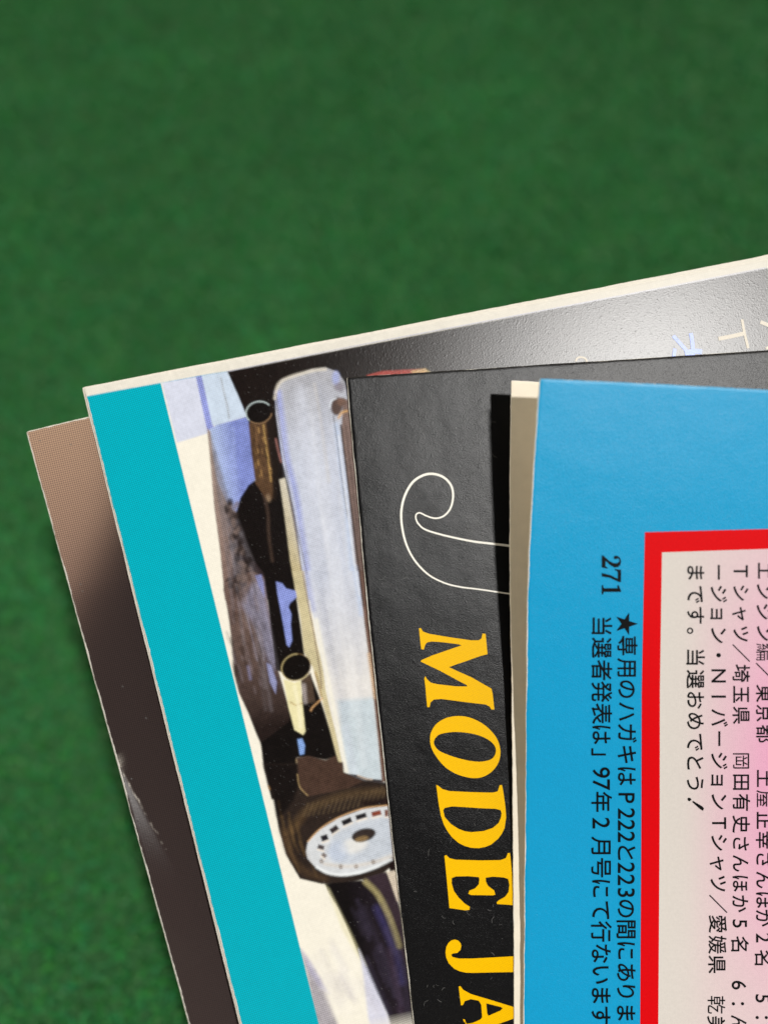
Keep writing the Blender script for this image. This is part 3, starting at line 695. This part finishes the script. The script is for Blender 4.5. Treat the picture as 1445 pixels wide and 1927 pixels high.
LET.append([c7([(303, 214), (316, 213), (330, 236), (370, 250), (500, 272), (640, 292), (690, 292), (708, 280), (714, 248), (734, 250), (740, 310), (747, 382), (700, 394), (600, 430), (540, 450), (497, 466), (560, 495), (640, 530), (772, 605), (780, 640), (791, 740), (770, 740), (762, 722), (735, 708), (600, 692), (450, 672), (400, 676), (378, 695), (372, 725), (357, 724), (352, 680), (346, 600), (338, 540), (344, 524), (356, 545), (380, 566), (420, 576), (540, 590), (615, 591), (612, 582), (560, 555), (440, 490), (315, 430), (318, 421), (390, 390), (520, 345), (578, 325), (560, 318), (460, 305), (390, 300), (358, 305), (345, 318), (335, 352), (318, 350), (312, 300)])])
LET.append([cl(c7([(375, 930), (385, 880), (420, 830), (480, 795), (560, 782), (640, 795), (720, 835), (780, 890), (815, 945), (830, 1010), (822, 1070), (795, 1120), (750, 1160), (690, 1183), (620, 1180), (540, 1155), (470, 1110), (415, 1045), (383, 985)])),
            cl(c7([(400, 960), (410, 925), (440, 900), (500, 888), (560, 886), (640, 895), (710, 915), (765, 945), (795, 980), (800, 1015), (785, 1050), (750, 1070), (690, 1078), (620, 1070), (540, 1050), (470, 1025), (425, 1000)]))])
LET.append([c8([(415, -79), (430, -72), (455, -52), (500, -39), (650, -32), (780, -29), (812, -37), (825, -77), (840, -79), (850, -27), (862, 60)]) + c8([(867, 130), (857, 200), (840, 236), (815, 270), (770, 307), (735, 322), (690, 331), (640, 328), (600, 317), (560, 297), (515, 258), (490, 224), (465, 180), (445, 120), (432, 50), (425, 0)]),
            c8([(460, 85), (470, 70), (520, 60), (600, 65), (700, 72), (800, 76), (832, 85), (837, 105), (834, 130), (818, 168), (780, 200), (720, 220), (640, 227), (600, 221), (560, 206), (510, 174), (470, 130)])])
LET.append([c8([(468, 380), (480, 375), (500, 395), (540, 405), (700, 410), (830, 408), (865, 395), (878, 362), (892, 362), (898, 420), (910, 560), (924, 700), (808, 692), (806, 680), (820, 668), (860, 645), (882, 615), (888, 570), (880, 530), (850, 520), (780, 515), (735, 522), (735, 545), (750, 575), (790, 605), (797, 632), (780, 636), (640, 634), (622, 625), (630, 605), (665, 592), (690, 565), (694, 530), (690, 518), (620, 512), (540, 514), (515, 525), (515, 560), (530, 610), (560, 650), (600, 690), (632, 710), (630, 730), (600, 733), (500, 718), (495, 660), (480, 500)])])
LET.append([c8([(535, 922), (556, 928), (572, 944), (577, 962), (572, 988), (552, 1008), (525, 1012), (512, 1020), (520, 1035), (560, 1045), (650, 1045), (780, 1038), (960, 1028), (985, 1010), (995, 1010), (1010, 1160), (985, 1150), (960, 1132), (780, 1135), (650, 1138), (605, 1136), (565, 1127), (530, 1110), (495, 1075), (480, 1040), (475, 1005), (480, 970), (493, 945), (512, 928)])])
LET.append([c8([(560, 1225), (572, 1225), (590, 1248), (640, 1275), (750, 1308), (920, 1360), (1000, 1390), (1000, 1400), (920, 1432), (800, 1475), (700, 1520), (650, 1560), (640, 1610), (622, 1610), (600, 1440), (588, 1436), (592, 1452), (612, 1468), (650, 1462), (700, 1440), (712, 1425), (706, 1345), (695, 1325), (690, 1318), (640, 1308), (600, 1320), (588, 1346), (575, 1348), (566, 1280)]),
            c8([(738, 1335), (830, 1358), (845, 1366), (830, 1382), (752, 1416), (744, 1400)])])
fib = []
for _ in range(90):
    u = rng.uniform(0, 1); y_ = rng.uniform(760, 1900); x_ = 660+(y_-720)*0.105+12+u*(250-(y_-720)*0.07)
    a_ = rng.uniform(0, 2*np.pi); l_ = rng.uniform(4, 13); k_ = rng.uniform(-0.5, 0.5)
    fib.append(ribbon([(x_, y_), (x_+l_*0.5*math.cos(a_), y_+l_*0.5*math.sin(a_)), (x_+l_*math.cos(a_+k_), y_+l_*math.sin(a_+k_))], rng.uniform(0.5, 0.9), 4))
fo = ink_mesh('paper_lint', fib, d_black, material('lint', base=col4((92, 92, 92)), rough=0.8, spec=0.1), t_black, org, 0.0018)
fo['kind'] = 'stuff'
for lp_ in LET:
    ink_mesh('title_letter', [shape(lp_)], d_black, INK['yellow_ink'], t_black, org)

# ------------------------------------------------------------------ 4: blank cream card
org = P(986, YB, d_cream(np.array(0.), np.array(float(YB))))
t_cream = thing('printed_card', 'blank cream card showing as a narrow strip just left of the blue card', 'printed card', org, GROUP)
crm = Sheet([(962, 716), (960, 790), (959, 860), (958.5, 990), (959, 1120), (963, 1330), (965, 1600), (967, 1927), (986, YB)], 0.047, 1250, d_cream, 0.018, 1.6, 60, 2)
m_cream = material('cream_paper', base=(0.87, 0.80, 0.67, 1), rough=0.75, spec=0.2, bumps=(('noise', 3.0, 0.2, 0.02), ('noise', 60, 0.3, 0.003)), mott=0.08, mott_scale=6)
crm.build('sheet', t_cream, org, np.concatenate([sharp(0, 70, 3), sharp(70, 1250, 30)]),
          np.concatenate([sharp(716, 1960, 6), sharp(1960, YB+1, 60)]), m_cream, PAPER, lambda x, y: np.tile(lin((224, 216, 200)), (len(x), 1)))

# ------------------------------------------------------------------ 5: blue card with the text panel
org = P(962, YB, d_blue(np.array(0.), np.array(float(YB))))
t_blue = thing('printed_card', 'topmost card, sky blue with a red framed pink panel and small dark Japanese text', 'printed card', org, GROUP)
blu = Sheet([(1015, 712), (1007, 810), (1000.5, 920), (995, 1025), (991.5, 1120), (990, 1270), (988, 1500), (985.7, 1780), (984, 1927), (962, YB)], 0.050, 1150, d_blue, 0.016, 2.0, 70, 2, False)
m_blue = material('blue_print', attr='print', rough=0.40, spec=0.55, bumps=(('noise', 1.1, 0.45, 0.03), ('ridge', 28.0, 0.25, 0.004), ('noise', 70.0, 0.8, 0.004)), mott=0.10, mott_scale=35)
blu.build('sheet', t_blue, org, np.concatenate([sharp(0, 500, 8), sharp(500, 1150, 30)]),
          np.concatenate([sharp(712, 1960, 6), sharp(1960, YB+1, 60)]), m_blue, PAPER, lambda x, y: np.tile(lin((8, 155, 208)), (len(x), 1)))
# red frame: outer top-left corner and left bar, as strips that follow the bent sheet
xo = lambda y: np.interp(y, [1001, 1300, 1550, 1927, YB], [1212.8, 1207, 1206.3, 1204, 1192])
xi = lambda y: np.interp(y, [1040, 1300, 1550, 1927, YB], [1245, 1241, 1240.6, 1238, 1226])
def grid_chunk(A):
    A = np.array(A); r, c, _ = A.shape; i = np.arange(r*c).reshape(r, c)
    return A.reshape(-1, 2), np.stack([i[:-1, :-1], i[1:, :-1], i[1:, 1:], i[:-1, 1:]], -1).reshape(-1, 4).tolist()
rows = []
yo0, yi0 = 1001.5, 1039.5
for y in [yo0] + list(np.arange(1060, YB-260, 20.0)):
    yin = yi0 if y == yo0 else y
    rows.append([(float(xo(y)), y), (float(xi(yin)), yin)])
rows_top = []
for u in np.linspace(0, 1, 30):
    rows_top.append([(1212.8+u*850, 1001.5-u*850*0.026), (1245+u*820, 1039.5-u*820*0.033)])
ink_mesh('printed_frame', [grid_chunk(rows), grid_chunk(rows_top)], d_blue, INK['red_ink'], t_blue, org, 0.003)
# pale pink panel inside the frame
A = []
for y in [yi0] + list(np.arange(1060, YB-260, 16.0)):
    r_ = []
    for u in np.linspace(0, 1, 60):
        x = float(xi(y)) + u*820; r_.append((x, y - (x-1245)*0.033*max(0, 1-(y-yi0)/900)))
    A.append(r_)
pts, faces = grid_chunk(A); pts = np.array(pts)
Q = P(pts[:, 0], pts[:, 1], d_blue(pts[:, 0], pts[:, 1])-0.003)
pk = np.clip((pts[:, 0]-1290)/170, 0, 1)*(0.55+0.45*np.sin(pts[:, 1]/210+0.9)) + 0.12*np.clip((pts[:, 0]-1250)/100, 0, 1)
pk = np.clip(pk, 0, 1)[:, None]
m_panel = material('panel_print', attr='print', rough=0.5, halftone=0.05, period=0.03, ang=0.8, bumps=fiber(0.4), mott=0.07, mott_scale=30)
link_mesh('printed_panel', Q-np.array(org), fix_up(Q, faces), [m_panel], t_blue, colors=lin((212, 207, 202))*(1-pk)+lin((226, 166, 196))*pk)

# ---- writing: glyph outlines from Blender's own built-in fonts
_cache = {}
def outline(ch, off):
    cu = bpy.data.curves.new('glyph', 'FONT'); cu.body = ch; cu.size = 1.0; cu.resolution_u = 4; cu.offset = off
    ob = bpy.data.objects.new('glyph', cu); S.collection.objects.link(ob)
    bpy.context.view_layer.update()
    dg = bpy.context.evaluated_depsgraph_get()
    me = bpy.data.meshes.new_from_object(ob.evaluated_get(dg))
    v = np.array([tuple(p.co) for p in me.vertices])[:, :2]; f = [list(p.vertices) for p in me.polygons]
    area = sum(p.area for p in me.polygons)
    bpy.data.objects.remove(ob); bpy.data.curves.remove(cu); bpy.data.meshes.remove(me)
    return v, f, area
def glyph(ch):
    """a slightly emboldened outline, or the plain one where emboldening breaks the fill"""
    if ch not in _cache:
        v0, f0, a0 = outline(ch, 0.0); best = (v0, f0)
        for off in ((0.003, 0.006) if ord(ch) < 128 else (0.003, 0.006, 0.009)):
            v, f, a = outline(ch, off)
            grow = a/a0-1; per = off/0.003*0.14
            if ch in '岡屋乾編' or not (0.02 < grow < per*1.6): break
            best = (v, f)
        _cache[ch] = best
    return _cache[ch]
FULL = set('ー')
def text_line(name, chars, xc, size, extra=(), wide=1.0):
    """chars: (glyph, row of its middle in the photo, scale); the line reads downwards, tops of the letters to the right"""
    ch_ = list(extra)
    for c in chars:
        c, y, *k = c; k = k[0] if k else 1.0
        v, f = glyph(c)
        lo, hi = v.min(0), v.max(0)
        ascii_ = ord(c) < 128
        ey = (lo[1]+hi[1])/2 if ascii_ or c in '★・' else 0.36
        if c == '。': ey = 0.36
        q = (v - np.array([(lo[0]+hi[0])/2, ey]))*size*k
        x0 = xc(y) if callable(xc) else xc
        pts = np.stack([x0+q[:, 1], y+q[:, 0]*wide], -1)
        ch_.append((pts, f))
    return ink_mesh(name, ch_, d_blue, INK['black_ink'], t_blue, org, 0.0065)
def L_(s): 
    out = []
    for tok in s.split():
        c, y = tok[0], tok[1:]; k = None
        if '*' in y: y, k = y.split('*')
        out.append((c, float(y), float(k)) if k else (c, float(y)))
    return out
lb = lambda y: np.interp(y, [1174, 1927], [1179.5, 1177])
text_line('text_line', L_('★1174*1.15 専1215 用1256 の1297 ハ1339 ガ1380 キ1420 は1461 P1502*1.08 21531*1.12 21553*1.12 21575*1.12 と1605 21633*1.12 21656*1.12 31680*1.12 の1710 間1749 に1789 あ1830 り1866 ま1907 す1946'), lb, 40)
lc = lambda y: np.interp(y, [1174, 1927], [1131.5, 1130])
text_line('text_line', L_('当1178 選1219 者1261 発1302 表1343 は1383 」1415 91454*1.12 71477*1.12 年1509 21549*1.12 月1591 号1633 に1672 て1713 行1753 な1795 い1835 ま1874 す1912'), lc, 41)
ld = lambda y: np.interp(y, [1070, 1500], [1308, 1307])
text_line('text_line', L_('ま1078 で1119 す1158 。1187 当1237 選1278 お1318 め1357 で1397 と1436 う1474'), ld, 37, [([(1298, 1501.5), (1300.5, 1505), (1297, 1508), (1293.5, 1506.5), (1293, 1503), (1295, 1501)], [[0, 1, 2, 3, 4, 5]]), ([(1303, 1507), (1320, 1517), (1324, 1521), (1322, 1526), (1317, 1523), (1302, 1509.5)], [[0, 1, 2, 3, 4, 5]])])
le = lambda y: np.interp(y, [1070, 1560, 1927], [1351, 1352.5, 1346])
text_line('text_line', L_('ー1077*.95 ジ1118 ョ1155 ン1196 ・1233 N1272*1.08 11311*1.08 バ1351 ー1390*.95 ジ1432 ョ1468 ン1509 T1549*1.05 シ1586 ャ1625 ツ1663 ／1701 愛1739 媛1778 県1815 乾1891 美1929'), le, 36)
lf = lambda y: np.interp(y, [1070, 1500, 1927], [1393, 1394, 1389])
text_line('text_line', L_('T1075*1.1 シ1116 ャ1155 ツ1193 ／1229 埼1267 玉1307 県1346 岡1432 田1472 有1510 史1551 さ1588 ん1625 ほ1663 か1701 51738*1.1 名1776 61854*1.1 ：1889 ん1926'), lf, 35)
lg = lambda y: np.interp(y, [1070, 1500, 1927], [1437, 1438, 1434])
text_line('text_line', L_('エ1074 ン1113 ジ1152 ン1192 編1227 ／1264 東1305 京1342 都1381 土1465 屋1503 正1544 幸1581 さ1618 ん1656 ほ1694 か1728 21765*1.1 名1802 51879*1.1 ：1915'), lg, 35)
# bold serif page number
def bold(g_, y0, y1):
    return [(1132+v*36, y0+u*(y1-y0)) for u, v in g_]
two = [(0.05, 0), (0.92, 0), (1.0, 0.3), (0.93, 0.3), (0.84, 0.19), (0.42, 0.19), (0.75, 0.45), (0.92, 0.66), (0.9, 0.84), (0.75, 0.96), (0.48, 1.0), (0.22, 0.95), (0.07, 0.8), (0.08, 0.67), (0.18, 0.62), (0.3, 0.66), (0.32, 0.76), (0.25, 0.84), (0.36, 0.92), (0.5, 0.91), (0.61, 0.8), (0.6, 0.62), (0.46, 0.4), (0.05, 0.07)]
seven = [(0.05, 1), (0.0, 0.68), (0.08, 0.68), (0.14, 0.8), (0.25, 0.84), (0.74, 0.84), (0.45, 0.45), (0.3, 0.0), (0.56, 0.0), (0.64, 0.4), (0.98, 0.92), (0.98, 1)]
one = [(0.1, 0), (0.9, 0), (0.9, 0.06), (0.68, 0.1), (0.68, 1.0), (0.56, 1.0), (0.1, 0.87), (0.1, 0.81), (0.36, 0.84), (0.36, 0.1), (0.1, 0.06)]
ink_mesh('page_number', [shape([bold(two, 1044, 1070)]), shape([bold(seven, 1071, 1096)]), shape([bold(one, 1099, 1121)])], d_blue, INK['black_ink'], t_blue, org, 0.0065)
